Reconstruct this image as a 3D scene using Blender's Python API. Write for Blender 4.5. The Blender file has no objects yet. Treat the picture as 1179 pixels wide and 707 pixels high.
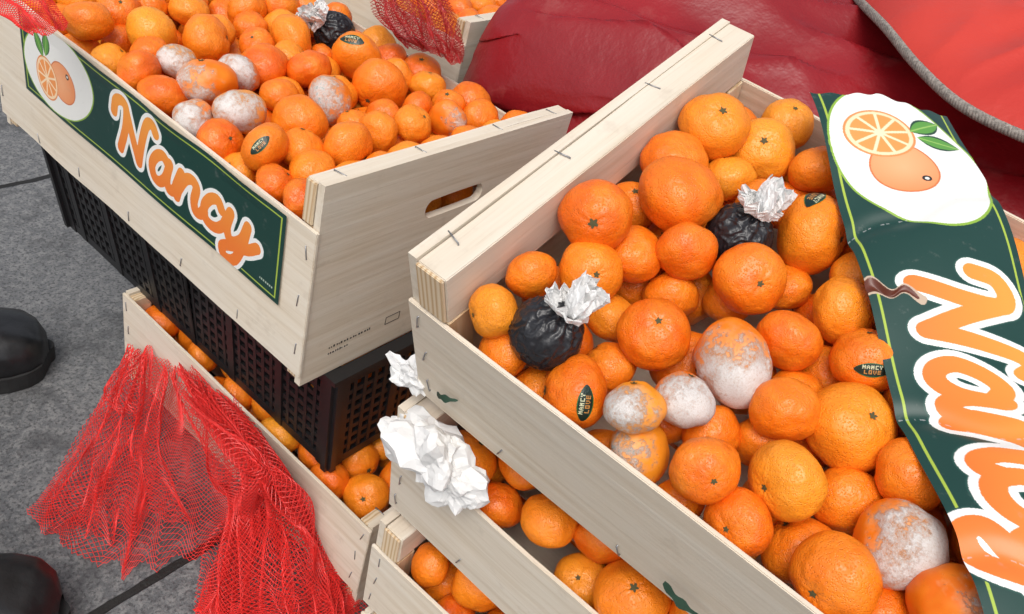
import bpy, bmesh, math, random
import numpy as np
from mathutils import Vector, Matrix, Quaternion, noise
random.seed(7); np.random.seed(7)
sc=bpy.context.scene
COL=sc.collection
# ------------------------------------------------------------------ camera pose (world: X short side of crates, Y long side, Z up)
s=np.array([.626,-.338,.703]);l=np.array([-.741,-.540,.400])
s/=np.linalg.norm(s);l-=s*(l@s);l/=np.linalg.norm(l);up=np.cross(s,l)
M=np.array([s,l,up]); C=np.array([0,0,1.02]); F=951.
GZ=.10
def ray(x,y): return M@np.array([(x-589.5)/F,(y-353.5)/F,1.])
def onZ(x,y,Z):
    r=ray(x,y); return C+r*((Z-C[2])/r[2])
def onX(x,y,X):
    r=ray(x,y); return C+r*(X/r[0])
cam=bpy.data.cameras.new('camera'); co=bpy.data.objects.new('camera',cam); COL.objects.link(co)
cam.sensor_width=36; cam.lens=36*F/1179; cam.clip_start=.02; cam.clip_end=500
right=M@np.array([1,0,0]);down=M@np.array([0,1,0]);fwd=M@np.array([0,0,1])
mw=Matrix.Identity(4)
for i in range(3):
    mw[i][0]=right[i];mw[i][1]=-down[i];mw[i][2]=-fwd[i];mw[i][3]=C[i]
co.matrix_world=mw; sc.camera=co
# ------------------------------------------------------------------ light
w=bpy.data.worlds.new('World'); sc.world=w; w.use_nodes=True
nt=w.node_tree; bg=nt.nodes['Background']
sky=nt.nodes.new('ShaderNodeTexSky'); sky.sky_type='NISHITA'; sky.sun_disc=False
SE=math.radians(58); SR=math.radians(250)
sky.sun_elevation=SE; sky.sun_rotation=SR; sky.air_density=1.0; sky.dust_density=5.0; sky.ozone_density=1.0
hs=nt.nodes.new('ShaderNodeHueSaturation'); hs.inputs['Saturation'].default_value=.40; hs.inputs['Value'].default_value=1.12
nt.links.new(sky.outputs[0],hs.inputs['Color']); nt.links.new(hs.outputs[0],bg.inputs[0]); bg.inputs[1].default_value=.15
sun=bpy.data.lights.new('sun','SUN'); sun.energy=1.1; sun.angle=math.radians(40); sun.color=(1,.97,.93)
so=bpy.data.objects.new('sun',sun); COL.objects.link(so)
sd=Vector((math.sin(SR)*math.cos(SE),math.cos(SR)*math.cos(SE),math.sin(SE)))
so.rotation_euler=sd.to_track_quat('Z','Y').to_euler(); so.location=sd*5
sc.view_settings.view_transform='Standard'; sc.view_settings.look='None'; sc.view_settings.exposure=0
# ------------------------------------------------------------------ material helpers
class NT:
    def __init__(self,name):
        self.m=bpy.data.materials.new(name); self.m.use_nodes=True; self.t=self.m.node_tree
        self.b=self.t.nodes['Principled BSDF']
    def n(self,typ,**kw):
        nd=self.t.nodes.new(typ)
        for k,v in kw.items(): setattr(nd,k,v)
        return nd
    def l(self,a,b): self.t.links.new(a,b)
    def coord(self,which='Object',scale=(1,1,1),rand=False):
        tc=self.n('ShaderNodeTexCoord'); mp=self.n('ShaderNodeMapping'); mp.inputs['Scale'].default_value=scale
        self.l(tc.outputs[which],mp.inputs['Vector'])
        if rand:
            oi=self.n('ShaderNodeObjectInfo'); mm=self.n('ShaderNodeMath',operation='MULTIPLY'); mm.inputs[1].default_value=37.
            self.l(oi.outputs['Random'],mm.inputs[0]); self.l(mm.outputs[0],mp.inputs['Location'])
        return mp.outputs[0]
    def noise(self,vec,scale,detail=4,rough=.55):
        nd=self.n('ShaderNodeTexNoise'); nd.inputs['Scale'].default_value=scale; nd.inputs['Detail'].default_value=detail; nd.inputs['Roughness'].default_value=rough
        self.l(vec,nd.inputs['Vector']); return nd.outputs['Fac']
    def ramp(self,fac,stops):
        r=self.n('ShaderNodeValToRGB'); e=r.color_ramp.elements
        while len(e)<len(stops): e.new(.5)
        for el,(p,c) in zip(e,stops):
            el.position=p; el.color=(*c,1) if not isinstance(c,(int,float)) else (c,c,c,1)
        self.l(fac,r.inputs[0]); return r.outputs[0]
    def mix(self,fac,a,b,mode='MIX'):
        m=self.n('ShaderNodeMix',data_type='RGBA',blend_type=mode)
        for sock,v in ((m.inputs[0],fac),(m.inputs[6],a),(m.inputs[7],b)):
            if isinstance(v,bpy.types.NodeSocket): self.l(v,sock)
            elif isinstance(v,(int,float)): sock.default_value=v
            else: sock.default_value=(*v,1)
        return m.outputs[2]
    def math(self,op,a,b=None,c=None):
        m=self.n('ShaderNodeMath',operation=op)
        for i,v in enumerate((a,b,c)):
            if v is None: continue
            if isinstance(v,(int,float)): m.inputs[i].default_value=v
            else: self.l(v,m.inputs[i])
        return m.outputs[0]
    def bump(self,h,strength,dist,prev=None):
        b=self.n('ShaderNodeBump'); b.inputs['Strength'].default_value=strength; b.inputs['Distance'].default_value=dist
        self.l(h,b.inputs['Height'])
        if prev is not None: self.l(prev,b.inputs['Normal'])
        return b.outputs[0]
    def out(self,col=None,rough=.5,normal=None,spec=None,**kw):
        def st(k,v):
            if isinstance(v,bpy.types.NodeSocket): self.l(v,self.b.inputs[k])
            elif isinstance(v,(int,float)): self.b.inputs[k].default_value=v
            else: self.b.inputs[k].default_value=(*v,1)
        if col is not None: st('Base Color',col)
        st('Roughness',rough)
        if normal is not None: self.l(normal,self.b.inputs['Normal'])
        if spec is not None: st('Specular IOR Level',spec)
        for k,v in kw.items(): st(k.replace('_',' '),v)
        return self.m
def wood(axis,warm=0.):
    q=NT('poplar_wood_'+axis); sc_={'x':(1.2,38,38),'y':(38,1.2,38),'z':(38,38,1.2)}[axis]
    v=q.coord('Object',sc_,True); v2=q.coord('Object',(9,9,9),True); v3=q.coord('Object',(1,1,1),True)
    g=q.noise(v,3.2,4,.6); bl=q.noise(v2,1.2,2); fi=q.noise(v,14,2,.7)
    c=q.ramp(g,[(.25,(.60,.50,.37)),(.5,(.71,.62,.495)),(.75,(.78,.71,.60))])
    c=q.mix(q.ramp(bl,[(.35,0.),(.75,.5)]),c,(.70,.655,.57))
    st=q.ramp(q.noise(v3,26,4,.7),[(.60,0.),(.74,1.)]); c=q.mix(q.math('MULTIPLY',st,.28),c,(.36,.29,.22))
    c=q.mix(q.ramp(fi,[(.56,0.),(.75,.35)]),c,(.48,.38,.27))
    oi=q.n('ShaderNodeObjectInfo'); c=q.mix(q.math('MULTIPLY',oi.outputs['Random'],.22),c,(.50,.40,.29))
    return q.out(c,.66,q.bump(g,.5,.001),.3)
W={a:wood(a) for a in 'xyz'}
def m_post():
    q=NT('pine_post'); v=q.coord('Object',(1,1,.06),True)
    wv=q.n('ShaderNodeTexWave'); wv.inputs['Scale'].default_value=70; wv.inputs['Distortion'].default_value=5; wv.inputs['Detail'].default_value=3; q.l(v,wv.inputs['Vector'])
    c=q.ramp(wv.outputs['Fac'],[(.0,(.50,.33,.18)),(.5,(.66,.51,.33)),(1,(.70,.57,.40))])
    return q.out(c,.6,None,.3)
POST=m_post()
def orange_color(q,v):
    oi=q.n('ShaderNodeObjectInfo')
    c=q.ramp(oi.outputs['Random'],[(0.,(.76,.115,.003)),(.3,(.84,.17,.005)),(.7,(.87,.225,.009)),(1.,(.85,.32,.020))])
    n=q.noise(v,1.3,2)
    c=q.mix(q.ramp(n,[(.38,0.),(.75,.6)]),c,(.89,.29,.018))
    sp=q.noise(v,7,4,.65); c=q.mix(q.ramp(sp,[(.60,0.),(.78,.45)]),c,(.42,.15,.02))
    return c
def pores(q,v):
    vo=q.n('ShaderNodeTexVoronoi'); vo.inputs['Scale'].default_value=19; q.l(v,vo.inputs['Vector'])
    d=q.ramp(vo.outputs['Distance'],[(0.,0.),(.45,1.)])
    return d,q.noise(v,3,2)
def m_orange():
    q=NT('tangerine_peel'); v=q.coord('Object',(1,1,1),True)
    c=orange_color(q,v); d,n=pores(q,v)
    c=q.mix(q.math('MULTIPLY',q.math('SUBTRACT',1.,d),.25),c,(.55,.10,.003))
    hh=q.math('ADD',q.math('MULTIPLY',n,1.6),q.math('MULTIPLY',d,.42))
    return q.out(c,.37,q.bump(hh,.5,.0022),.48)
def m_mold():
    q=NT('mouldy_peel'); v=q.coord('Object',(1,1,1),True); c=orange_color(q,v); d,n=pores(q,v)
    tc=q.n('ShaderNodeTexCoord'); sx=q.n('ShaderNodeSeparateXYZ'); q.l(tc.outputs['Object'],sx.inputs[0])
    oi=q.n('ShaderNodeObjectInfo'); sr=q.n('ShaderNodeSeparateColor'); q.l(oi.outputs['Color'],sr.inputs[0])
    n1=q.noise(v,1.7,3,.6); n2=q.noise(v,6,6,.85)
    base=q.math('ADD',sx.outputs[0],q.math('MULTIPLY',q.math('SUBTRACT',n1,.5),2.4))
    val=q.math('ADD',base,q.math('MULTIPLY',q.math('SUBTRACT',n2,.5),3.2))
    val=q.math('SUBTRACT',val,sr.outputs[0])
    mk=q.ramp(val,[(0.,0.),(.14,.42),(.65,.94)])
    core=q.ramp(q.math('SUBTRACT',val,q.math('MULTIPLY',sr.outputs[1],3.)),[(0.,0.),(.25,1.)])
    fz=q.noise(v,20,5,.85)
    halo=q.ramp(q.math('ADD',q.math('SUBTRACT',base,sr.outputs[0]),.45),[(0.,0.),(.6,.7)])
    c=q.mix(halo,c,(.76,.40,.20))
    wh=q.ramp(fz,[(.34,(.62,.50,.41)),(.44,(.78,.73,.69)),(.62,(.87,.86,.84))])
    gr=q.ramp(fz,[(.3,(.20,.27,.26)),(.7,(.55,.62,.60))])
    c=q.mix(mk,c,q.mix(core,wh,gr))
    hgt=q.math('MULTIPLY',mk,q.math('ADD',fz,.5))
    rr=q.math('ADD',q.math('MULTIPLY',mk,.5),.40)
    return q.out(c,rr,q.bump(hgt,.7,.0022),.35)
ORG=m_orange(); MOLD=m_mold()
def simple(name,col,rough=.5,nscale=None,namt=.15,bump=0,bd=.001,spec=.5,rand=False,**kw):
    q=NT(name); c=col
    nb=None
    if nscale:
        v=q.coord('Object',(1,1,1),rand)
        n=q.noise(v,nscale,4,.6)
        c=q.mix(q.ramp(n,[(.3,0.),(.7,1.)]),tuple(x*(1-namt) for x in col),tuple(min(1,x*(1+namt)) for x in col))
        if bump: nb=q.bump(n,bump,bd)
    return q.out(c,rough,nb,spec,**kw)
CALYX=simple('calyx',(.08,.07,.025),.8)
STAPLE=simple('staple_steel',(.30,.30,.31),.35,Metallic=.8)
BLACKP=simple('black_plastic',(.012,.012,.013),.42)
BLACKW=simple('black_wrapper',(.014,.014,.017),.33,70,.3,.5,.003)
PAPER=simple('tissue_paper',(.74,.735,.72),.85,60,.06,.4,.001)
NETM=simple('red_net_plastic',(.74,.035,.03),.4)
NETD=simple('dark_red_net_plastic',(.40,.02,.02),.4)
INK=simple('black_ink',(.03,.03,.03),.7)
def m_tarp(name,c1,c2,rough,dirt=.35):
    q=NT(name); v=q.coord('Object'); n=q.noise(v,3.5,3); n2=q.noise(v,70,2); n3=q.noise(v,11,5,.7)
    c=q.mix(q.ramp(n,[(.3,0.),(.7,1.)]),c1,c2)
    c=q.mix(q.ramp(n3,[(.58,0.),(.78,dirt)]),c,(.40,.14,.12))
    hh=q.math('ADD',n3,q.math('MULTIPLY',n2,.12))
    return q.out(c,rough,q.bump(hh,.35,.008),.45)
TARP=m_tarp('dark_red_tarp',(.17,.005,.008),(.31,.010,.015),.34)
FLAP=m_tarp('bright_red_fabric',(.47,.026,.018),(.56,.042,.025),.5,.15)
ROPE=simple('grey_cord',(.24,.215,.19),.9,300,.5)
# ------------------------------------------------------------------ object helpers
def link(name,me,mat=None,parent=None,smooth=False):
    o=bpy.data.objects.new(name,me); COL.objects.link(o)
    if mat is not None: me.materials.append(mat)
    if parent is not None: o.parent=parent
    if smooth:
        me.polygons.foreach_set('use_smooth',[True]*len(me.polygons))
    return o
def empty(name,mat4=None):
    e=bpy.data.objects.new(name,None); COL.objects.link(e); e.empty_display_size=.05
    if mat4 is not None: e.matrix_world=mat4
    return e
def box(name,lo,hi,mat,parent,bev=.0007,warp=.0006):
    lo=Vector(lo);hi=Vector(hi);c=(lo+hi)/2;d=hi-lo
    bm=bmesh.new(); bmesh.ops.create_cube(bm,size=1)
    ax=max(range(3),key=lambda i:d[i])
    for v in bm.verts: v.co=Vector((v.co.x*d.x,v.co.y*d.y,v.co.z*d.z))
    if bev: bmesh.ops.bevel(bm,geom=bm.edges[:],offset=bev,segments=2,affect='EDGES')
    if d[ax]>.15:
        for k in range(1,14):
            pl=Vector((0,0,0)); pl[ax]=-d[ax]/2+d[ax]*k/14; nn=Vector((0,0,0)); nn[ax]=1
            bmesh.ops.bisect_plane(bm,geom=bm.verts[:]+bm.edges[:]+bm.faces[:],plane_co=pl,plane_no=nn)
        if warp:
            o=Vector((random.random()*50,)*3)
            for v in bm.verts:
                t=v.co[ax]*9
                for j in range(3):
                    if j!=ax: v.co[j]+=warp*2.4*noise.noise(Vector((t,j*9.3,0))+o)
    me=bpy.data.meshes.new(name); bm.to_mesh(me); bm.free()
    o=link(name,me,mat,parent); o.location=c; return o
def boxes(name,lst,mat,parent=None):
    bm=bmesh.new()
    for lo,hi in lst:
        r=bmesh.ops.create_cube(bm,size=1); lo=Vector(lo);hi=Vector(hi);c=(lo+hi)/2;d=hi-lo
        for v in r['verts']: v.co=Vector((v.co.x*d.x+c.x,v.co.y*d.y+c.y,v.co.z*d.z+c.z))
    me=bpy.data.meshes.new(name); bm.to_mesh(me); bm.free(); return link(name,me,mat,parent)
def tube(name,pts,r,mat,parent=None,res=3):
    cu=bpy.data.curves.new(name,'CURVE'); cu.dimensions='3D'; cu.bevel_depth=r; cu.bevel_resolution=res
    sp=cu.splines.new('NURBS' if len(pts)>4 else 'POLY'); sp.points.add(len(pts)-1)
    for p,c in zip(sp.points,pts): p.co=(*c,1)
    if len(pts)>4: sp.use_endpoint_u=True; sp.order_u=3; sp.resolution_u=2
    cu.materials.append(mat); o=bpy.data.objects.new(name,cu); COL.objects.link(o)
    if parent is not None:o.parent=parent
    return o
def crate_mat(A,tilt):
    t=math.radians(tilt); u=Vector((0,-1,0)); wv=Vector((math.cos(t),0,math.sin(t))); n=u.cross(wv)
    m=Matrix.Identity(4)
    for i in range(3): m[i][0]=u[i];m[i][1]=wv[i];m[i][2]=n[i];m[i][3]=A[i]
    return m
def panel_with_hole(name,u0,u1,Wd,H,hc,hw,hh,parent):
    bm=bmesh.new(); N=64; inn=[];outr=[]
    for k in range(N):
        a=2*math.pi*k/N; ca,sa=math.cos(a),math.sin(a)
        r=hh; x=(hw-r)*(1 if ca>0 else -1)*min(1,abs(ca)*3)+r*ca; y=r*sa
        inn.append((hc[0]+x,hc[1]+y))
        X=Wd/2;Y=H/2
        tt=min(X/abs(ca) if abs(ca)>1e-6 else 1e9,Y/abs(sa) if abs(sa)>1e-6 else 1e9)
        outr.append([Wd/2+ca*tt,-H/2+sa*tt])
    for cx,cy in ((0,0),(Wd,0),(Wd,-H),(0,-H)):
        k=min(range(N),key=lambda i:(outr[i][0]-cx)**2+(outr[i][1]-cy)**2); outr[k]=[cx,cy]
    L=[]
    for u in(u0,u1):
        L.append(([bm.verts.new((u,p[0],p[1])) for p in inn],[bm.verts.new((u,p[0],p[1])) for p in outr]))
    for k in range(N):
        j=(k+1)%N
        bm.faces.new((L[0][0][k],L[0][0][j],L[0][1][j],L[0][1][k])); bm.faces.new((L[1][0][k],L[1][1][k],L[1][1][j],L[1][0][j]))
        bm.faces.new((L[0][0][k],L[1][0][k],L[1][0][j],L[0][0][j])); bm.faces.new((L[0][1][k],L[0][1][j],L[1][1][j],L[1][1][k]))
    bmesh.ops.recalc_face_normals(bm,faces=bm.faces[:])
    me=bpy.data.meshes.new(name);bm.to_mesh(me);bm.free(); return link(name,me,W['y'],parent)
def staple(parent,p,along,nrm,ln=.013):
    p=Vector(p);a=Vector(along).normalized()*ln/2;n=Vector(nrm).normalized()*.0012
    tube('staple',[p-a-n,p-a+n*.8,p+a+n*.8,p+a-n],.0006,STAPLE,parent,1)
def crate(name,A,tilt,L,Wd,H,drop,bh,cap):
    e=empty(name,crate_mat(A,tilt))
    for k,(ua,ub,ui) in enumerate(((0,.008,cap),(L,L-.008,L-cap))):
        lo,hi=min(ua,ub),max(ua,ub)
        panel_with_hole('end_panel_%d'%k,lo,hi,Wd,H,(Wd/2,-.065 if H>.15 else -H/2),.043,.011,e)
        b0,b1=min(ub,ui),max(ub,ui)
        if drop>.02:
            box('batten_%d'%k,(b0+.0003,0.0005,-drop+.001),(b1,Wd-.0005,-.0012),W['y'],e)
            box('batten_end_%d'%k,(b0+.0008,-.0024,-drop+.0015),(b1-.0006,.0003,-.002),POST,e)
        for j,(w0,w1) in enumerate(((.0006,.024),(Wd-.024,Wd-.0006))):
            box('corner_post_%d%d'%(k,j),(b0+.0003,w0,-H+.004),(b1+ (.001 if k==0 else 0),w1,-drop-.0005),POST,e)
    for j,(w0,w1) in enumerate(((-.004,-.0003),(Wd+.0003,Wd+.004))):
        box('side_board_%d'%j,(-.002,w0,-drop-bh),(L+.002,w1,-drop),W['x'],e,warp=.0008)
        for uu in (.010,L-.010):
            for q in range(3):
                staple(e,(uu+random.uniform(-.003,.003),w0 if j==0 else w1,-drop-bh*(.15+.33*q)),(random.uniform(-.3,.3),0,1),(0,-1 if j==0 else 1,0))
    for uu in np.arange(.09,L-.05,.10):
        staple(e,(uu+random.uniform(-.012,.012),-.004,-drop-bh+.012+random.uniform(-.003,.003)),(random.uniform(-.5,.5),0,1),(0,-1,0),.011)
    for k in range(4):
        w0=.005+k*(Wd-.01)/4; box('bottom_slat_%d'%k,(.009,w0+.002,-H+.001),(L-.009,w0+(Wd-.01)/4-.003,-H+.005),W['x'],e)
    for uu in(.012,L-.012):
        for q in (.07,.36,.66,.93): staple(e,(uu,Wd*(q+random.uniform(-.03,.03)),-.001),(1,random.uniform(-.3,.3),0),(0,0,1))
    return e
# ------------------------------------------------------------------ tangerines
def make_orange(seed,mold=False):
    rnd=random.Random(seed); bm=bmesh.new(); bmesh.ops.create_uvsphere(bm,u_segments=36,v_segments=24,radius=1)
    sq=rnd.uniform(.76,.89); off=Vector((rnd.random()*40,rnd.random()*40,rnd.random()*40)); neck=rnd.choice([0,0,.05,.10])
    def disp(p):
        p=p.normalized(); th=math.acos(max(-1,min(1,p.z))); ph=math.atan2(p.y,p.x)
        r=1+.11*noise.noise(p*1.0+off)+.045*noise.noise(p*2.4+off)
        r+=neck*math.exp(-(th/.5)**2)
        r-=.10*math.exp(-(th/.17)**2)
        r-=.05*math.exp(-((math.pi-th)/.25)**2)
        r+=.014*math.cos(ph*9+2*noise.noise(p*2))*math.exp(-((th-.3)/.22)**2)
        return Vector((p.x*r,p.y*r,p.z*r*sq))
    for v in bm.verts: v.co=disp(v.co)
    N=20; rad=rnd.uniform(.08,.115)
    cen=bm.verts.new(disp(Vector((0,0,1)))+Vector((0,0,.045))); ring=[];ring2=[]
    for k in range(N):
        a=2*math.pi*k/N; rr=rad*(1+.30*math.cos(a*5)+rnd.uniform(-.1,.1))
        p=Vector((math.sin(rr)*math.cos(a),math.sin(rr)*math.sin(a),math.cos(rr))); d=disp(p)
        ring.append(bm.verts.new(d*1.02+Vector((0,0,.008)))); 
        p=Vector((math.sin(rad*.4)*math.cos(a),math.sin(rad*.4)*math.sin(a),math.cos(rad*.4))); ring2.append(bm.verts.new(disp(p)+Vector((0,0,.035))))
    for k in range(N):
        j=(k+1)%N
        f=bm.faces.new((ring[k],ring[j],ring2[j],ring2[k])); f.material_index=1
        f=bm.faces.new((ring2[k],ring2[j],cen)); f.material_index=1
    me=bpy.data.meshes.new('tangerine_mesh'); bm.to_mesh(me); bm.free()
    me.materials.append(MOLD if mold else ORG); me.materials.append(CALYX)
    me.polygons.foreach_set('use_smooth',[True]*len(me.polygons)); return me
OM=[make_orange(i) for i in range(9)]; MM=[make_orange(50+i,True) for i in range(4)]
def vcol_mat(name,rough=.35,spec=.5):
    q=NT(name); a=q.n('ShaderNodeAttribute',attribute_name='Col'); g=q.n('ShaderNodeNewGeometry')
    c=q.mix(g.outputs['Backfacing'],a.outputs['Color'],(.66,.63,.58))
    v=q.coord('Object'); n=q.noise(v,16,3); 
    sc2=q.noise(v,90,4,.7); c=q.mix(q.ramp(sc2,[(.62,0.),(.8,.25)]),c,(.35,.35,.32))
    return q.out(c,rough,q.bump(n,.15,.004),spec)
LABM=vcol_mat('printed_card'); STKM=vcol_mat('sticker_film',.3)
def grid_mesh(name,P,colr,mat,parent=None):
    ny,nx,_=P.shape; me=bpy.data.meshes.new(name)
    idx=np.arange(nx*ny).reshape(ny,nx)
    f=np.stack([idx[:-1,:-1],idx[:-1,1:],idx[1:,1:],idx[1:,:-1]],-1).reshape(-1,4)
    me.vertices.add(nx*ny); me.vertices.foreach_set('co',P.reshape(-1).astype(np.float32))
    me.loops.add(len(f)*4); me.loops.foreach_set('vertex_index',f.reshape(-1).astype(np.int32))
    me.polygons.add(len(f)); me.polygons.foreach_set('loop_start',np.arange(0,len(f)*4,4).astype(np.int32))
    try: me.polygons.foreach_set('loop_total',np.full(len(f),4,np.int32))
    except Exception: pass
    me.update(calc_edges=True); me.validate()
    if colr is not None:
        at=me.attributes.new('Col','FLOAT_COLOR','POINT'); c4=np.ones((nx*ny,4),np.float32); c4[:,:3]=colr.reshape(-1,3); at.data.foreach_set('color',c4.reshape(-1))
    return link(name,me,mat,parent,True)
FONT={'N':'101111111101101','A':'010101111101101','C':'111100100100111','Y':'101101010010010','L':'100100100100111','O':'111101101101111','V':'101101101101010','E':'111100111100111'}
def make_sticker(zs):
    ny,nx=46,110; X,Y=np.meshgrid(np.linspace(-.56,.56,nx),np.linspace(-1,1,ny))
    hwid=.25*np.clip(1-(X/.57)**2,0,1)**.75
    yy=Y*hwid
    c=np.zeros((ny,nx,3)); c[:]=(.006,.02,.014)
    c[np.abs(Y)>.90]=(.02,.14,.03)
    def txt(t,x0,y0,cw,ch,colr):
        for i,chh in enumerate(t):
            b=FONT[chh]
            for r in range(5):
                for k in range(3):
                    if b[r*3+k]=='1':
                        xa=x0+i*cw*4+k*cw; ya=y0-r*ch
                        c[(X>=xa)&(X<xa+cw)&(yy<=ya)&(yy>ya-ch)]=colr
    txt('NANCY',-.33,.165,.034,.026,(.55,.55,.35)); txt('LOVE',-.27,-.0,.036,.028,(.5,.22,.05))
    d=np.stack([np.cos(X)*np.cos(yy),np.sin(X)*np.cos(yy),np.sin(yy)],-1)
    return d,c
def sticker_obj(par,me,sz=1.):
    d,c=make_sticker(1)
    d=d*np.array((1,sz,sz)); d/=np.linalg.norm(d,axis=2)[...,None]
    co_=np.zeros(len(me.vertices)*3,np.float32); me.vertices.foreach_get('co',co_); co_=co_.reshape(-1,3)
    R=np.linalg.norm(co_,axis=1); U=co_/R[:,None]; dd=d.reshape(-1,3)
    dots=dd@U.T; wgt=np.exp((dots-1)*130); rad=(wgt*R).sum(1)/wgt.sum(1)
    P=(dd*(rad*1.018)[:,None]).reshape(d.shape)
    return grid_mesh('sticker',P,c,STKM,par)
def quat_from_x(d): return Vector(d).normalized().to_track_quat('X','Z')
def imgdir(dx,dy,k=1.):
    v=right*dx+down*dy-fwd*k; return Vector(v).normalized()
def pack(L,Wd,anch,cap,r0,layers,seed,hmax,eye):
    rng=np.random.RandomState(seed)
    P=[a[:3] for a in anch];R=[a[3] for a in anch];wt=[.10]*len(P)
    for li,h in enumerate(layers):
        st=r0*1.9
        for iu,u in enumerate(np.arange(cap+r0,L-cap-r0*.5,st*.93)):
            for w_ in np.arange(r0+(st/2)*((iu+li)%2),Wd-r0*.6,st):
                p=np.array([u+rng.uniform(-.006,.006),w_+rng.uniform(-.006,.006),h+rng.uniform(-.006,.006)])
                r=r0*rng.uniform(.80,1.16)
                if len(P):
                    D=np.linalg.norm(np.array(P)-p,axis=1); 
                    if (D<(np.array(R)+r)*.68).any(): continue
                P.append(p);R.append(r);wt.append(1.)
    P=np.array(P,float);R=np.array(R);wt=np.array(wt);P0=P.copy();na=len(anch)
    if na:
        dr=P0[:na]-eye; dr/=np.linalg.norm(dr,axis=1)[:,None]
    for it in range(160):
        d=P[:,None]-P[None];D=np.linalg.norm(d,axis=2)+1e-9;ov=(R[:,None]+R[None])*.91-D;np.fill_diagonal(ov,0);ov=np.clip(ov,0,None)
        ws=wt[:,None]/(wt[:,None]+wt[None]); P+=(d/D[...,None]*(ov*ws*.7)[...,None]).sum(1)
        if na:
            e=P0[:na]-P[:na]; al=(e*dr).sum(1)[:,None]*dr; P[:na]+=(e-al)*.30+al*.05
        P[na:,2]=np.minimum(P[na:,2],hmax-R[na:]+r0)
        P[:,0]=np.clip(P[:,0],cap+R,L-cap-R);P[:,1]=np.clip(P[:,1],R*.93,Wd-R*.93)
    return P,R
def pile(par_e,L,Wd,anch,cap,r0,layers,seed,hmax,special):
    rnd=random.Random(seed)
    e=empty('tangerine_pile',par_e.matrix_world.copy())
    eye=np.array(par_e.matrix_world.inverted()@Vector(C))
    P,R=pack(L,Wd,anch,cap,r0,layers,seed,hmax,eye)
    rot3=par_e.matrix_world.to_3x3(); inv=rot3.inverted()
    for i,(p,r) in enumerate(zip(P,R)):
        sp=special.get(i)
        if sp and sp[0]=='wrap':
            wrapped(par_e.matrix_world@Vector(p),r,sp[1]); continue
        mold=sp and sp[0]=='mold'
        me=(MM if mold else OM)[rnd.randrange(4 if mold else 9)]
        o=bpy.data.objects.new('tangerine' if not mold else 'mouldy_tangerine',me); COL.objects.link(o); o.parent=e
        o.location=p; o.scale=(r*1.01,)*3; o.rotation_mode='QUATERNION'
        if sp and sp[0] in('mold','sticker'):
            d=inv@sp[1]; q=quat_from_x(d)@Quaternion((1,0,0),sp[3] if len(sp)>3 else rnd.uniform(0,6.28)); o.rotation_quaternion=q
            if mold: o.color=(sp[2][0],sp[2][1],0,1)
            else: sticker_obj(o,me,.85)
        else:
            if sp and sp[0]=='top': d=inv@sp[1]
            else:
                t=rnd.uniform(.1,1.5) if rnd.random()<.6 else rnd.uniform(1.5,3.1); a=rnd.uniform(0,6.28)
                d=Vector((math.sin(t)*math.cos(a),math.sin(t)*math.sin(a),math.cos(t)))
            o.rotation_quaternion=d.to_track_quat('Z','Y')@Quaternion((0,0,1),rnd.uniform(0,6.28))
    return e
def paperize(o,amp,seed):
    # crisp creased paper: straight facets, split once more with a little jitter, flat shaded
    bm=bmesh.new(); bm.from_mesh(o.data); bmesh.ops.triangulate(bm,faces=bm.faces[:],quad_method='ALTERNATE')
    bmesh.ops.subdivide_edges(bm,edges=bm.edges[:],cuts=1,use_grid_fill=True); rn=random.Random(seed)
    for v in bm.verts: v.co+=Vector((rn.uniform(-1,1),rn.uniform(-1,1),rn.uniform(-1,1)))*amp
    bm.to_mesh(o.data); bm.free(); o.data.polygons.foreach_set('use_smooth',[False]*len(o.data.polygons)); return o
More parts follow.
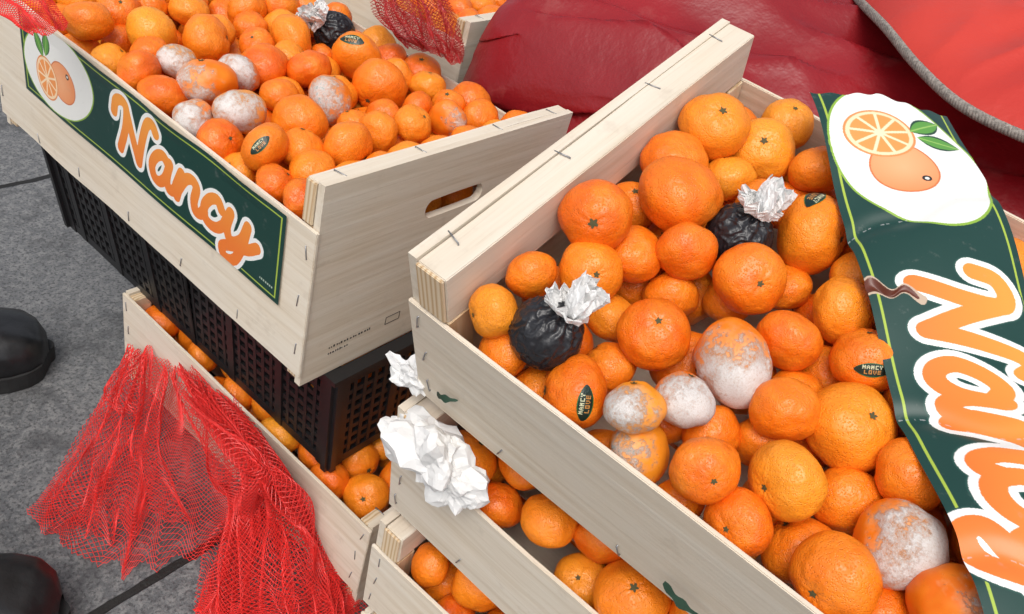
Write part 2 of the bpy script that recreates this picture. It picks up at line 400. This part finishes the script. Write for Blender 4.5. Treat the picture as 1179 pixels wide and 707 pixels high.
def wrapped(loc,r,tdir):
    e=empty('wrapped_tangerine',Matrix.Translation(loc)@Vector(tdir).to_track_quat('Z','Y').to_matrix().to_4x4())
    bm=bmesh.new(); bmesh.ops.create_icosphere(bm,subdivisions=6,radius=r)
    off=Vector(loc)*30
    for v in bm.verts:
        p=v.co.normalized(); th=math.acos(max(-1,min(1,p.z))); ph=math.atan2(p.y,p.x)
        wq=Vector((noise.noise(p*2.2+off),noise.noise(p*2.2+off+Vector((9,0,0))),noise.noise(p*2.2+off+Vector((0,9,0)))))*.7
        cr=abs(noise.noise((p+wq)*2.4+off)); cr2=abs(noise.noise((p+wq*.6)*5+off))
        k=1.03+.06*math.exp(-(th/1.0)**2)*math.sin(ph*10+3*noise.noise(p*2+off))-.09*cr**.7-.03*cr2**.8+.22*math.exp(-(th/.22)**2)
        v.co=p*r*k
    me=bpy.data.meshes.new('wrapper');bm.to_mesh(me);bm.free(); link('wrapper',me,BLACKW,e,True)
    def sheet(nm,h,w0,w1,sy_,ang,bend,seed):
        nt_,nph=8,22; P=np.zeros((nt_,nph,3)); rn=random.Random(seed+int(loc[1]*999))
        lob=[1+rn.uniform(-.22,.22) for _ in range(nph)]; hl=[rn.uniform(-.12,.12) for _ in range(nph)]; lob[-1]=lob[0];hl[-1]=hl[0]
        for i in range(nt_):
            t=i/(nt_-1)
            for j in range(nph):
                ph=2*math.pi*j/(nph-1)
                jj=0 if j==nph-1 else 1
                rr=r*(w0+w1*math.sin(min(1,t*1.3)*math.pi*.5)*(1-.25*t))*(1+(lob[j]-1)*t+(.12*(-1)**j)*min(1,t*2))+r*rn.uniform(-.05,.05)*jj
                z=r*(.93+h*t+hl[j]*t*t+rn.uniform(-.05,.05)*jj)
                x_=math.cos(ph)*rr+bend*r*t; y_=math.sin(ph)*rr*sy_
                P[i,j]=(x_*math.cos(ang)-y_*math.sin(ang),x_*math.sin(ang)+y_*math.cos(ang),z)
        paperize(grid_mesh(nm,P,None,PAPER,e),r*.018,seed)
    sheet('twisted_paper',.95,.24,.50,.50,.3,.15,1); sheet('inner_paper',1.15,.12,.34,.5,1.4,-.1,5); sheet('outer_paper',.45,.32,.45,.8,2.2,.25,9)
# ------------------------------------------------------------------ crates
RA=(.349,.2856,.7134)
Lc=crate('wooden_fruit_crate',(.415,1.019,.659),0,.58,.355,.23,.045,.170,.022)
Rc=crate('wooden_fruit_crate',RA,19.4,.55,.372,.166,.047,.119,.034)
R2=crate('wooden_fruit_crate',(.395,.300,.530),10,.55,.372,.155,.040,.110,.030)
R3=crate('wooden_fruit_crate',(.411,.302,.362),4,.55,.372,.150,.040,.105,.030)
R4=crate('wooden_fruit_crate',(.420,.300,.200),0,.55,.372,.100,.004,.092,.030)
L3=crate('wooden_fruit_crate',(.460,.835,.262),0,.49,.372,.160,.003,.118,.020)
BC=crate('wooden_fruit_crate',(.835,1.22,.665),0,.56,.36,.20,.03,.15,.022)
rk=random.Random(4); mk=[]
for row,(h0,n_) in enumerate(((-.196,16),(-.204,9))):
    ww=.032
    for k in range(n_):
        d_=rk.uniform(.0008,.0020); mk.append(((.58+.0001,ww,h0),(.58+.0004,ww+d_,h0+rk.uniform(.0016,.0028)))); ww+=d_+rk.uniform(.0010,.003)
mk+= [((.5801,.108,-.200),(.5804,.1086,-.190)),((.5801,.128,-.200),(.5804,.1286,-.190)),((.5801,.1088,-.1906),(.5804,.128,-.190)),((.5801,.1088,-.200),(.5804,.128,-.1994))]
boxes('printed_mark',mk,INK,Lc)
bpy.context.view_layer.update()
Ra=np.array(RA);th=math.radians(19.4);ra=np.array([0,-1.,0]);rb=np.array([math.cos(th),0,math.sin(th)]);rn=np.cross(ra,rb)
def Rp(x,y,h):
    r=ray(x,y);t=((Ra+rn*h-C)@rn)/(r@rn);q=C+r*t-Ra;return q@ra,q@rb,t
RL=[(808,137,80,0),(745,172,78,0),(875,172,80,0),(940,197,68,0),(782,220,95,0),(665,245,85,0),(712,228,60,1),(730,292,74,0),(787,290,74,0),(607,313,60,0),(682,308,80,0),(862,322,87,0),(935,270,98,0),(570,362,62,0),(572,410,68,0),(627,385,90,0),(703,365,68,1),(753,384,90,0),(700,425,72,1),(653,460,96,0),(773,340,70,1),(970,358,85,0),(907,392,80,0),(845,418,108,0),(732,472,70,0),(787,462,78,0),(725,530,92,0),(812,543,86,0),(905,472,80,0),(997,415,86,0),(980,495,112,0),(902,557,100,0),(845,608,88,0),(1045,545,90,0),(975,575,86,1),(922,635,90,1),(1035,635,112,0),(950,680,112,0),(1090,690,94,0),(820,500,72,1),(850,272,80,0),(905,235,62,1),(1000,305,72,1),(955,430,70,1),(840,345,62,1),(875,510,74,1),(820,180,62,1),(770,590,74,1),(1010,700,94,1),(905,330,62,1)]
anc=[]
for x,y,d,k in RL:
    h=-.043-.026*k; u,w_,t=Rp(x,y,h); anc.append((u,w_,h,min(.033,max(.0190,d/2*t/F*.95))))
spR={15:('wrap',imgdir(.75,-.75,.75)),40:('wrap',imgdir(.5,-.75,.7)),
 23:('mold',imgdir(.05,.75,.7),(.05,.9)),24:('mold',imgdir(-.8,.1,.9),(.40,.9)),25:('mold',imgdir(.1,.2,1),(.0,.9)),26:('mold',imgdir(-.3,-.1,1),(.95,.10)),
 36:('mold',imgdir(.45,.1,1),(.12,.95)),38:('mold',imgdir(.5,.1,1),(.8,.9)),
 19:('sticker',imgdir(.15,.2,1),None,1.35),29:('sticker',imgdir(-.25,.25,1),None,.2),12:('sticker',imgdir(-.1,-.9,.5),None,.6),
 2:('top',imgdir(-.2,-.2,1)),10:('top',imgdir(.1,.1,1)),11:('top',imgdir(.1,.2,1)),17:('top',imgdir(0,-.5,1)),27:('top',imgdir(.1,.2,1)),37:('top',imgdir(-.9,.3,.6)),5:('top',imgdir(-.2,.3,1)),30:('top',imgdir(.3,-.5,1))}
pile(Rc,.55,.372,anc,.034,.0225,[-.046,-.078],3,-.046,spR)
LL=[(97,27,57,0),(137,10,50,0),(175,37,62,0),(218,12,48,0),(238,47,62,0),(285,12,48,0),(322,10,50,0),(335,45,58,0),(105,75,52,0),(150,85,60,0),(180,112,62,0),(203,72,50,0),(235,95,68,0),(275,85,52,0),(210,143,58,0),(275,130,65,0),(240,167,60,0),(305,80,60,0),(355,80,54,0),(325,110,52,1),(345,142,68,0),(380,115,62,0),(305,170,62,0),(410,65,62,0),(437,100,68,0),(400,170,65,0),(435,152,52,0),(475,145,48,0),(515,138,50,0),(465,175,45,1),(307,215,54,0),(370,195,48,1),(270,197,48,1),(340,232,55,0),(385,38,50,0),(260,20,46,1),(40,30,55,0),(60,60,55,0),(10,10,50,0)]
anl=[]
for x,y,d,k in LL:
    h=-.035-.026*k; p=onZ(x,y,.659+h); t=(p[2]-C[2])/ray(x,y)[2]
    anl.append((1.019-p[1],p[0]-.415,h,min(.034,max(.0190,d/2*t/F*.95))))
anl+=[(.532,.185,-.096,.024),(.532,.233,-.098,.024)]
spL={11:('mold',imgdir(0,.1,1),(.28,.8)),12:('mold',imgdir(-.7,.5,.8),(.60,.9)),13:('mold',imgdir(.2,0,1),(.3,.8)),14:('mold',imgdir(.0,.2,1),(.3,.8)),15:('mold',imgdir(0,.2,1),(.35,.9)),
 21:('mold',imgdir(.0,.2,1),(.50,.20)),22:('sticker',imgdir(.1,.1,1),None,1.0),23:('sticker',imgdir(0,-.4,1),None,.2),34:('wrap',imgdir(-.5,-.3,.8)),28:('mold',imgdir(.8,.2,.6),(.9,.9))}
pile(Lc,.58,.355,anl,.022,.0230,[-.038,-.070],5,-.042,spL)
pile(R2,.55,.372,[],.030,.0255,[-.032,-.066],8,-.035,{})
pile(R3,.55,.372,[],.030,.0255,[-.045,-.08],9,-.04,{})
pile(R4,.55,.372,[],.030,.027,[-.03],10,-.03,{})
pile(L3,.49,.372,[],.020,.0245,[-.030,-.06],11,-.030,{})
pile(BC,.56,.36,[],.022,.027,[-.045],12,-.05,{})
# ------------------------------------------------------------------ printed labels
def sdf_poly(X,Y,pts):
    P=np.array(pts,float); out=[]
    Q=np.vstack([2*P[0]-P[1],P,2*P[-1]-P[-2]])
    for i in range(1,len(Q)-2):
        for t in np.linspace(0,1,7)[:-1]:
            p0,p1,p2,p3=Q[i-1:i+3]
            out.append(.5*((2*p1)+(-p0+p2)*t+(2*p0-5*p1+4*p2-p3)*t*t+(-p0+3*p1-3*p2+p3)*t**3))
    out.append(P[-1]); out=np.array(out); D=np.full(X.shape,1e9)
    for a,b in zip(out[:-1],out[1:]):
        d=b-a; L2=d@d+1e-9; t=np.clip(((X-a[0])*d[0]+(Y-a[1])*d[1])/L2,0,1)
        D=np.minimum(D,np.hypot(X-a[0]-t*d[0],Y-a[1]-t*d[1]))
    return D
LET=[[(0,42),(3,55),(14,60),(22,54),(21,32),(13,6)],[(22,54),(34,30),(47,7)],[(47,7),(51,32),(58,55),(67,61),(74,54)],
 [(98,30),(88,37),(77,31),(70,18),(74,7),(83,5),(93,14),(99,32)],[(99,34),(96,16),(100,6),(107,8),(113,18)],
 [(111,16),(118,34),(116,18),(113,5)],[(114,12),(124,30),(134,36),(142,31),(140,16),(143,6),(150,6),(156,14)],
 [(181,29),(174,36),(164,32),(156,20),(158,8),(167,4),(178,7),(188,17)],
 [(187,18),(194,34),(191,18),(195,7),(203,6),(214,16),(220,34)],[(220,34),(216,10),(207,-12),(193,-18),(187,-9),(200,0),(222,9),(236,20)]]
def art(nx,ny):
    X,Y=np.meshgrid(np.linspace(0,470,nx),np.linspace(0,100,ny))
    c=np.zeros((ny,nx,3)); G=np.array((.008,.045,.036)); c[:]=G
    def put(mask,col): c[mask]=col
    put((np.abs(np.maximum(np.abs(X-235)-229,np.abs(Y-50)-44.5))<.8),(.36,.48,.06))
    a=.20; ex=(X-78)*math.cos(a)+(Y-52)*math.sin(a); ey=-(X-78)*math.sin(a)+(Y-52)*math.cos(a)
    e=np.hypot(ex/74,ey/47)+.10*np.clip((X-110)/60,0,1)*np.clip((60-Y)/60,0,1); put(e<1.03,(.25,.42,.05)); put(e<1.0,(.80,.80,.76))
    dx=X-90;dy=Y-48; d=np.hypot(dx*.93,dy*1.06); sh=np.clip((X-62)/55,0,1)[...,None]*.5+np.clip(d/24,0,1)[...,None]*.5
    m=d<23; put(d<24.3,(.62,.17,.05)); c[m]=((1-sh)*np.array((.88,.46,.24))+sh*np.array((.82,.27,.10)))[m]
    fl=np.hypot(X-101,Y-60); put((fl<3.2),(.02,.02,.02)); put(fl<1.5,(.8,.8,.75))
    dx=X-55;dy=Y-38;d=np.hypot(dx,dy*.96); put(d<24,(.74,.26,.08)); put(d<22.3,(.90,.66,.42)); put(d<19.5,(.84,.30,.08))
    an=np.arctan2(dy,dx); sp=np.abs(((an/(2*np.pi)*9)%1)-.5)*2*np.pi/9*d
    put((d<19.5)&(sp<1.1),(.92,.70,.46)); put(d<2.5,(.92,.70,.46))
    for cx,cy,a,L_,w_ in((42,73,2.15,15,6.5),(59,79,1.35,15,6.5)):
        u=(X-cx)*math.cos(a)+(Y-cy)*math.sin(a);v=-(X-cx)*math.sin(a)+(Y-cy)*math.cos(a)
        q=np.abs(v)/(w_*np.clip(1-(u/L_)**2,1e-6,1)); ins=(np.abs(u)<L_)
        put(ins&(q<1.25),(.01,.05,.03)); put(ins&(q<.95),(.10,.30,.05)); put(ins&(np.abs(v)<.6),(.30,.50,.12))
    D=np.full(X.shape,1e9)
    xs=(X-188)/1.03; ys=(Y-21)/1.04
    xs=xs-ys*.08
    for k in LET: D=np.minimum(D,sdf_poly(xs,ys,k))
    put(D<11.2,(.015,.07,.055)); put(D<10.2,(.82,.82,.79)); 
    gy=np.clip(ys/60,0,1)[...,None]; oc=(1-gy)*np.array((.80,.19,.03))+gy*np.array((.84,.32,.05)); mm=D<6.0; c[mm]=oc[mm]
    put((X>440)&(X<460)&(np.abs(Y-14)<1)&((X*7%3)<1.8),(.4,.5,.4))
    return X,Y,c
X,Y,c=art(1250,270)
P=np.zeros(X.shape+(3,)); P[...,0]=.075+X/1000; P[...,1]=-.0055-.0012*np.sin(X/60)**2-.002*np.clip((Y-85)/15,0,1)*np.sin(X/37)**2; P[...,2]=-.148+Y/1000
lab=empty('crate_label',Lc.matrix_world.copy()); grid_mesh('printed_card',P,c,LABM,lab)
p1=np.array((.096,.346)); ev=np.array((.668,-.744)); nv=np.array((.744,.668))
sx=.012+X*.955/1000; sy=Y*1.12/1000
u=p1[0]+ev[0]*sx+nv[0]*sy; w_=p1[1]+ev[1]*sx+nv[1]*sy
ct=np.clip(1-sx/.08,0,1)
h=-.012+.008*np.sin(sx*16+.5)+.005*np.sin(sx*37+sy*20)+.006*ct**2-.018*ct**1.5*(Y/100)
h+=.010*np.cos((Y/100-.5)*math.pi)*.6
td=np.hypot((X-203-(Y*.3)+3*np.sin(Y*.37))/ (4.5+2*np.sin(Y*.23+1)),(Y-10)/18.); tm=td<1; c2=c.copy(); c2[td<1.25]=(.5,.38,.28); c2[tm]=(.12,.03,.015); h=h-.004*np.clip(1-td,0,1)
for a0,a1 in ((300,.35),(158,-.5),(398,.2)):
    dl=np.abs(X-a0-a1*Y+4*np.sin(Y*.11)); h=h-.0035*np.exp(-(dl/9)**2); mk_=(dl<.45)&(np.sin(Y*1.7+a0)+np.sin(Y*.6)>.3); c2[mk_]=c2[mk_]*.5+.25
P=np.stack([u,w_,h],-1)
rag=(3+12*(Y[:,0]/100)+5*np.abs(np.sin(Y[:,0]*.06+.4))+1.5*np.sin(Y[:,0]*.35)); Xs=rag[:,None]
ks=np.clip(Xs-X,0,None)/1000; P[...,0]+=ev[0]*ks; P[...,1]+=ev[1]*ks
lab2=empty('crate_label',Rc.matrix_world.copy()); grid_mesh('printed_card',P,c2,LABM,lab2)
# ------------------------------------------------------------------ black plastic crate
bx=[];x0,x1,y0,y1,z0,z1=.452,.83,.428,1.02,.264,.428
def wall(axis,fix,a0,a1,thk):
    def B(a,b,za,zb,t=thk,o=0):
        if axis=='y': bx.append(((fix+o,a,za),(fix+o+t,b,zb)))
        else: bx.append(((a,fix+o,za),(b,fix+o+t,zb)))
    B(a0,a1,z1-.022,z1); B(a0,a1,z0,z0+.014)
    z=z0+.022
    while z<z1-.03:
        B(a0,a1,z,z+.0075,thk*.6,thk*.2); z+=.0165
    n=int((a1-a0)/.015)
    for k in range(n+1):
        a=a0+(a1-a0)*k/n; big=(k%6==0); B(a-(.006 if big else .0026),a+(.006 if big else .0026),z0+.001,z1-.001,thk*(1.3 if big else .8),-thk*.2 if big else thk*.1)
wall('y',x0,y0,y1,.006);wall('y',x1-.006,y0,y1,.006);wall('x',y0,x0,x1,.006);wall('x',y1-.006,x0,x1,.006)
bx.append(((x0-.006,y0-.006,z1-.006),(x0+.010,y1+.006,z1+.0005)));bx.append(((x0+.010,y0-.0061,z1-.0061),(x1+.006,y0+.010,z1+.0006)))
bx.append(((x0+.004,y0+.004,z0+.001),(x1-.004,y1-.004,z0+.004)))
for xx,yy in((x0,y0),(x1-.02,y0),(x0,y1-.02),(x1-.02,y1-.02)): bx.append(((xx-.001,yy-.001,z0-.001),(xx+.021,yy+.021,z1-.007)))
pc=boxes('plastic_crate',bx,BLACKP)
for v in pc.data.vertices:
    k=(z1-v.co.z)/(z1-z0); v.co.x+=(.024*k if v.co.x<.6 else -.01*k); v.co.y+=(.012*k if v.co.y<.7 else -.01*k); v.co.z-=.006*k
pe=empty('tmp_frame',crate_mat((x0+.02,y1-.01,.42),0)); bpy.context.view_layer.update()
pile(pe,.57,.33,[],.012,.026,[-.03,-.066],14,-.03,{})
bpy.data.objects.remove(pe)
# ------------------------------------------------------------------ nets
def crv(P,t):
    n=len(P)-1; x=min(max(t*n,0),n-1e-6); i=int(x); f=x-i
    p1=P[i];p2=P[i+1];p0=P[i-1] if i>0 else 2*p1-p2;p3=P[i+2] if i+2<=n else 2*p2-p1
    return .5*((2*p1)+(-p0+p2)*f+(2*p0-5*p1+4*p2-p3)*f*f+(-p0+3*p1-3*p2+p3)*f**3)
def net(name,rows,nu,nv_,amp,fr,thick,parent=None,seed=0,minz=None,mat=NETM,pleat=0.,ragged=0.):
    rows=[[np.array(p,float) for p in r] for r in rows]; off=Vector((seed*7.1,seed*3.3,0))
    def pos(a,b):
        a2=a+pleat*math.sin(a*fr*5+4*noise.noise(Vector((a*2,b*2,seed))))/ (fr*5)
        b2=b*(1-ragged*abs(noise.noise(Vector((a*7,seed*3.,0)))))
        p=Vector(crv([crv(r,min(1,max(0,a2))) for r in rows],b2)); 
        q=Vector((a*fr,b*fr*.35,0))+off
        d=Vector((noise.noise(q),noise.noise(q+Vector((31,0,0))),noise.noise(q+Vector((0,47,0)))))*amp
        d+=Vector((noise.noise(q*2.3),noise.noise(q*2.3+Vector((31,0,0))),noise.noise(q*2.3+Vector((0,47,0)))))*amp*.35
        p=p+d
        if minz is not None and p.z<minz: p.z=minz+.05*abs(p.z-minz)
        return p
    V=[];F_=[];idx={}
    for j in range(2*nv_+1):
        for i in range(nu+1):
            a=(i+.5*(j%2))/(nu+.5); V.append(pos(a,j/(2*nv_))); idx[(i,j)]=len(V)-1
    for j in range(2*nv_-1):
        for i in range(nu+1):
            o=0 if j%2==0 else 1
            l_=(i-1+o,j+1);r_=(i+o,j+1)
            if l_ in idx and r_ in idx and (i,j+2) in idx: F_.append((idx[(i,j)],idx[r_],idx[(i,j+2)],idx[l_]))
    me=bpy.data.meshes.new(name); me.from_pydata(V,[],F_); me.update()
    o=link(name,me,mat,parent); md=o.modifiers.new('w','WIREFRAME'); md.thickness=thick; md.use_even_offset=False; md.use_boundary=True
    return o
g=lambda x,y,z=0: tuple(onZ(x,y,GZ+z))
bX=lambda x,y,X_=.452: tuple(onX(x,y,X_))
n1=empty('red_mesh_bag')
net('net_sheet',[[bX(150,402,.45),bX(175,405,.45),bX(205,425,.45),bX(235,452,.45)],
 [g(120,450,.03),g(160,470,.05),g(205,490,.06),bX(262,520,.43)],
 [g(70,545,.01),g(130,560,.02),g(200,560,.03),g(270,575,.03)],
 [g(25,590,.004),g(85,640,.004),g(165,668,.004),g(270,612,.006)]],44,46,.016,5,.0011,n1,1,GZ+.001,ragged=.12)
net('net_layer',[[bX(150,404,.447),bX(170,410,.447),bX(195,420,.447)],[g(100,500,.03),g(130,520,.03),g(190,520,.04)],[g(40,585,.01),g(110,625,.012),g(225,600,.02)]],32,36,.016,6,.0011,n1,2,GZ+.002,ragged=.2)
net('net_flap',[[bX(152,400,.449),bX(158,404,.447),bX(168,408,.447)],[g(128,432,.10),g(138,445,.09),g(158,452,.10)],[g(118,452,.07),g(128,470,.06),g(160,480,.06)]],12,14,.008,6,.0011,n1,6,GZ+.002,ragged=.3)
n2=empty('red_mesh_bag')
for k in range(3):
    j=k*6
    net('net_fold_%d'%k,[[bX(200,420,.446),bX(222,440,.444),bX(240,452,.446),bX(262,470,.45)],
     [bX(262,520+j,.42),bX(285,530,.40),bX(305,540,.41),bX(330,560,.445)],
     [g(262,590,.03),g(290,600-j,.09),g(335,605,.09),g(385,625,.06)],
     [g(238,670,.004),g(285,700,.04),g(350,700,.05),g(410,660,.02)],
     [g(222,710,.004),g(290,750,.01),g(360,750,.01),g(414,700,.004)]],42,58,.028+.006*k,5+k,.0012,n2,11+k,GZ+.001,pleat=.6)
n3=empty('red_mesh_bag'); z=lambda x,y,Z_:tuple(onZ(x,y,Z_))
net('net_a',[[z(-20,5,.665),z(10,-10,.67),z(40,-25,.67)],[z(5,20,.665),z(40,14,.675),z(62,0,.67)],[z(30,38,.66),z(55,40,.665),z(80,28,.66)]],22,26,.005,5,.0010,n3,21)
n4=empty('red_mesh_bag')
for k in range(2):
    net('net_b%d'%k,[[z(410,-40,.70),z(450,-50,.70),z(500,-40,.70)],[z(430,-5,.69),z(470,-8,.70),z(515,5,.70)],[z(442,25,.67),z(485,32,.68),z(530,45,.67)],[z(465,48,.65),z(500,60,.655),z(530,74,.65)]],30,30,.012,5+k,.0012,n4,31+k,mat=NETD)
# ------------------------------------------------------------------ tissue / tickets
def crumple(name,loc,sc_,seed,mat=PAPER):
    rn=random.Random(seed)
    bm=bmesh.new(); bmesh.ops.create_icosphere(bm,subdivisions=3,radius=1); off=Vector((seed*5.3,seed*2.1,seed))
    for v in bm.verts:
        p=v.co.copy(); k=.88+.75*noise.noise(p*1.1+off)+.35*(1-2.5*abs(noise.noise(p*2.6+off)))*.5+rn.uniform(-.085,.085)
        q=p*k+Vector((rn.uniform(-.06,.06),rn.uniform(-.06,.06),rn.uniform(-.06,.06))); v.co=Vector((q.x*sc_[0],q.y*sc_[1],q.z*sc_[2]))
    me=bpy.data.meshes.new(name);bm.to_mesh(me);bm.free(); o=link(name,me,mat); o.location=loc
    return paperize(o,.0007,seed)
t1=crumple('crumpled_tissue',Vector(onX(488,515,.392)),(.027,.036,.026),3)
for nm,px,py,X_,sc_,sd_ in(('fold',522,552,.390,(.016,.026,.022),4),('fold',466,500,.394,(.016,.018,.015),5),('fold',505,528,.382,(.016,.022,.027),6)):
    o=crumple(nm,Vector(onX(px,py,X_)),sc_,sd_); o.location=o.location-t1.location; o.parent=t1
crumple('crumpled_tissue',Vector(onX(472,432,.400)),(.012,.022,.015),8)
GT=simple('green_ticket',(.02,.05,.03),.5,60,.3)
def ticket(pt,ax,ln,wd):
    bm=bmesh.new(); N=12; ax=Vector(ax).normalized(); o=Vector((-1,0,.2)); side=ax.cross(o).normalized(); vs=[]
    for i in range(N+1):
        t=i/N; hw=wd*math.sin(math.pi*min(1,t*.9+.1))**.8*(1+.4*math.sin(t*14))+.0005; c_=Vector(pt)+ax*(t-.5)*ln+o*.004*math.sin(t*3.1)
        vs.append((bm.verts.new(c_-side*hw),bm.verts.new(c_+side*hw)))
    for a,b in zip(vs[:-1],vs[1:]): bm.faces.new((a[0],a[1],b[1],b[0]))
    me=bpy.data.meshes.new('t');bm.to_mesh(me);bm.free(); return link('paper_ticket',me,GT)
ticket(onX(515,457,.385),(0,-1,.45),.022,.0022); ticket(onX(785,690,.38),(0,-1,-.1),.030,.0028)
# ------------------------------------------------------------------ red tarp bag, flap and cord
def surf(name,fn,nx,ny,mat,parent=None):
    P=np.zeros((ny,nx,3))
    for j in range(ny):
        for i in range(nx): P[j,i]=fn(i/(nx-1),j/(ny-1))
    return grid_mesh(name,P,None,mat,parent)
prof=[np.array(p) for p in((.80,GZ),(.80,.45),(.812,.60),(.84,.70),(.95,.755),(1.15,.83),(1.5,.97),(2.0,1.10),(2.3,.9),(2.4,GZ))]
def tf(a,b):
    y=-1.1+a*1.745; p=crv(prof,b)
    endk=max(0,(a-.97)/.03)
    q=Vector((y*1.6+b*4,b*6,0)); r1=1-abs(noise.noise(q))*2.2; r2=1-abs(noise.noise(q*2.3+Vector((9,0,0))))*2.4
    r3=1-abs(noise.noise(Vector((y*4+b*13,b*5-y*2,4))))*3
    n=.035*max(r1,-.3)+.024*max(r2,-.3)+.020*max(r3,-.3)+.006*noise.noise(q*8)-.045
    X_=p[0]+n*.5+ .02*endk**2; Z_=p[1]+n*(1 if b>.2 else .2)
    X_=max(X_,.79)
    if X_<.86 and y>-.35 and y<.32: X_=X_+.01
    return (X_,y-.02*endk*b,Z_)
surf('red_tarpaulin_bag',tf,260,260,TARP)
e0=[np.array(p) for p in(onX(955,-40,1.30),onX(985,0,1.12),onX(1018,35,1.0),onX(1055,80,.93),onX(1105,125,.89),onX(1179,162,.87),onX(1260,190,.86),onX(1400,220,.86))]
def ff(a,b):
    p=crv(e0,a); d=np.array((.55+.1*a,-.25*(1-a)-.05,.14)); q=Vector((a*3,b*2,3)); n=.03*noise.noise(q)+.020*(1-2*abs(noise.noise(q*2.3)))
    r=p+d*b; lip=-.02*math.exp(-b*30)
    return (r[0],r[1],r[2]+n*min(1,b*5)+lip+.02)
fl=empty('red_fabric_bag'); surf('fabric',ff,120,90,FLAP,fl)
for ph in (0,2.09,4.19):
    pts=[]
    for i in range(700):
        a=i/699; p=np.array(ff(a,0.0)); an=a*300+ph; pts.append((p[0]+.0024*math.cos(an),p[1]+.0024*math.cos(an)*.3,p[2]+.003+.0024*math.sin(an)))
    tube('cord_strand',pts,.0030,ROPE,fl,2)
# ------------------------------------------------------------------ ground
def m_ground():
    q=NT('stone_paving'); v=q.coord('Object')
    mp=q.n('ShaderNodeMapping'); mp.inputs['Location'].default_value=(.35,-.535+.845*4,0); q.l(v,mp.inputs['Vector'])
    br=q.n('ShaderNodeTexBrick'); br.offset=0; br.inputs['Scale'].default_value=1; br.inputs['Mortar Size'].default_value=.006; br.inputs['Mortar Smooth'].default_value=.2
    br.inputs['Brick Width'].default_value=1.2; br.inputs['Row Height'].default_value=.845; br.inputs['Bias'].default_value=0
    wob=q.noise(v,9,3); 
    add=q.n('ShaderNodeVectorMath',operation='MULTIPLY_ADD'); q.l(mp.outputs[0],add.inputs[2]); cb=q.n('ShaderNodeCombineXYZ'); q.l(wob,cb.inputs[0]); q.l(wob,cb.inputs[1]); q.l(cb.outputs[0],add.inputs[0]); add.inputs[1].default_value=(.01,.012,0)
    q.l(add.outputs[0],br.inputs['Vector'])
    n=q.noise(v,3,5,.6); f=q.noise(v,70,4,.75); f2=q.noise(v,220,2)
    c=q.ramp(n,[(.3,(.085,.088,.092)),(.7,(.150,.153,.157))])
    c=q.mix(q.ramp(f,[(.44,.0),(.60,.65)]),c,(.25,.25,.245)); c=q.mix(q.ramp(f2,[(.50,0.),(.64,.7)]),c,(.04,.04,.043))
    st=q.noise(v,8,6,.7); c=q.mix(q.ramp(st,[(.52,0.),(.62,.6)]),c,(.055,.055,.057))
    c=q.mix(br.outputs['Fac'],c,(.014,.013,.012))
    hh=q.math('SUBTRACT',q.math('MULTIPLY',f,.35),q.math('MULTIPLY',br.outputs['Fac'],1.5))
    return q.out(c,.60,q.bump(hh,.9,.008),.38)
bm=bmesh.new(); bmesh.ops.create_grid(bm,x_segments=8,y_segments=8,size=200); me=bpy.data.meshes.new('ground');bm.to_mesh(me);bm.free()
go=link('pavement',me,m_ground()); go.location=(0,0,GZ)
# ------------------------------------------------------------------ boots
LEA=simple('black_leather',(.012,.012,.013),.36,45,.4,.5,.002); SOL=simple('rubber_sole',(.018,.018,.018),.7,60,.3)
def boot(toe,dirv):
    e=empty('black_boot'); d=Vector(dirv).normalized(); sd_=Vector((-d.y,d.x,0)); L_=.29
    m=Matrix.Identity(4)
    for i in range(3): m[i][0]=d[i];m[i][1]=sd_[i];m[i][2]=(0,0,1)[i];m[i][3]=(Vector(toe)-d*L_)[i]
    e.matrix_world=m
    S=[(.0,.026,.075),(.012,.036,.12),(.05,.040,.17),(.09,.042,.165),(.12,.045,.13),(.16,.050,.100),(.20,.056,.084),(.24,.057,.076),(.265,.051,.070),(.282,.037,.060),(.291,.014,.044)]
    P=np.zeros((60,41,3)); xs=[a[0] for a in S]
    for i in range(60):
        k=i/59; x=.291*k
        hw=np.interp(x,xs,[a[1] for a in S]);ht=np.interp(x,xs,[a[2] for a in S])
        for j in range(41):
            t=math.pi*j/40; cx=math.cos(t);sy_=math.sin(t)
            P[i,j]=(x,-hw*np.sign(cx)*abs(cx)**.6,.024+(ht-.024)*abs(sy_)**.7+.003*noise.noise(Vector((x*25,cx*2,sy_*2))))
    grid_mesh('upper',P,None,LEA,e)
    P=np.zeros((20,40,3))
    for i in range(20):
        zz=.10+.2*i/19
        for j in range(40):
            t=2*math.pi*j/39; rr=.046+.006*i/19+.002*noise.noise(Vector((math.cos(t),math.sin(t),zz*30)))
            P[i,j]=(.052+rr*1.1*math.cos(t)-.005,rr*.85*math.sin(t),zz)
    grid_mesh('shaft',P,None,LEA,e)
    bm=bmesh.new(); ring=[]
    for k in range(60):
        a=2*math.pi*k/60; ca=math.cos(a);x=.148+.151*ca; hw=np.interp(x,xs,[a_[1] for a_ in S])+.004; y=hw*(1 if math.sin(a)>0 else -1)*min(1,abs(math.sin(a))*2.2)
        ring.append((x,y))
    lo=[bm.verts.new((x,y,.001)) for x,y in ring];hi=[bm.verts.new((x,y,.026)) for x,y in ring]
    bm.faces.new(lo[::-1]);bm.faces.new(hi)
    for k in range(60): bm.faces.new((lo[k],lo[(k+1)%60],hi[(k+1)%60],hi[k]))
    me=bpy.data.meshes.new('sole');bm.to_mesh(me);bm.free(); link('sole',me,SOL,e)
ga=Vector(onZ(56,412,GZ)); boot(ga,ga-Vector(onZ(-60,428,GZ)))
ga=Vector(onZ(72,718,GZ)); boot(ga,ga-Vector(onZ(-40,724,GZ)))
print('objects',len(bpy.data.objects))
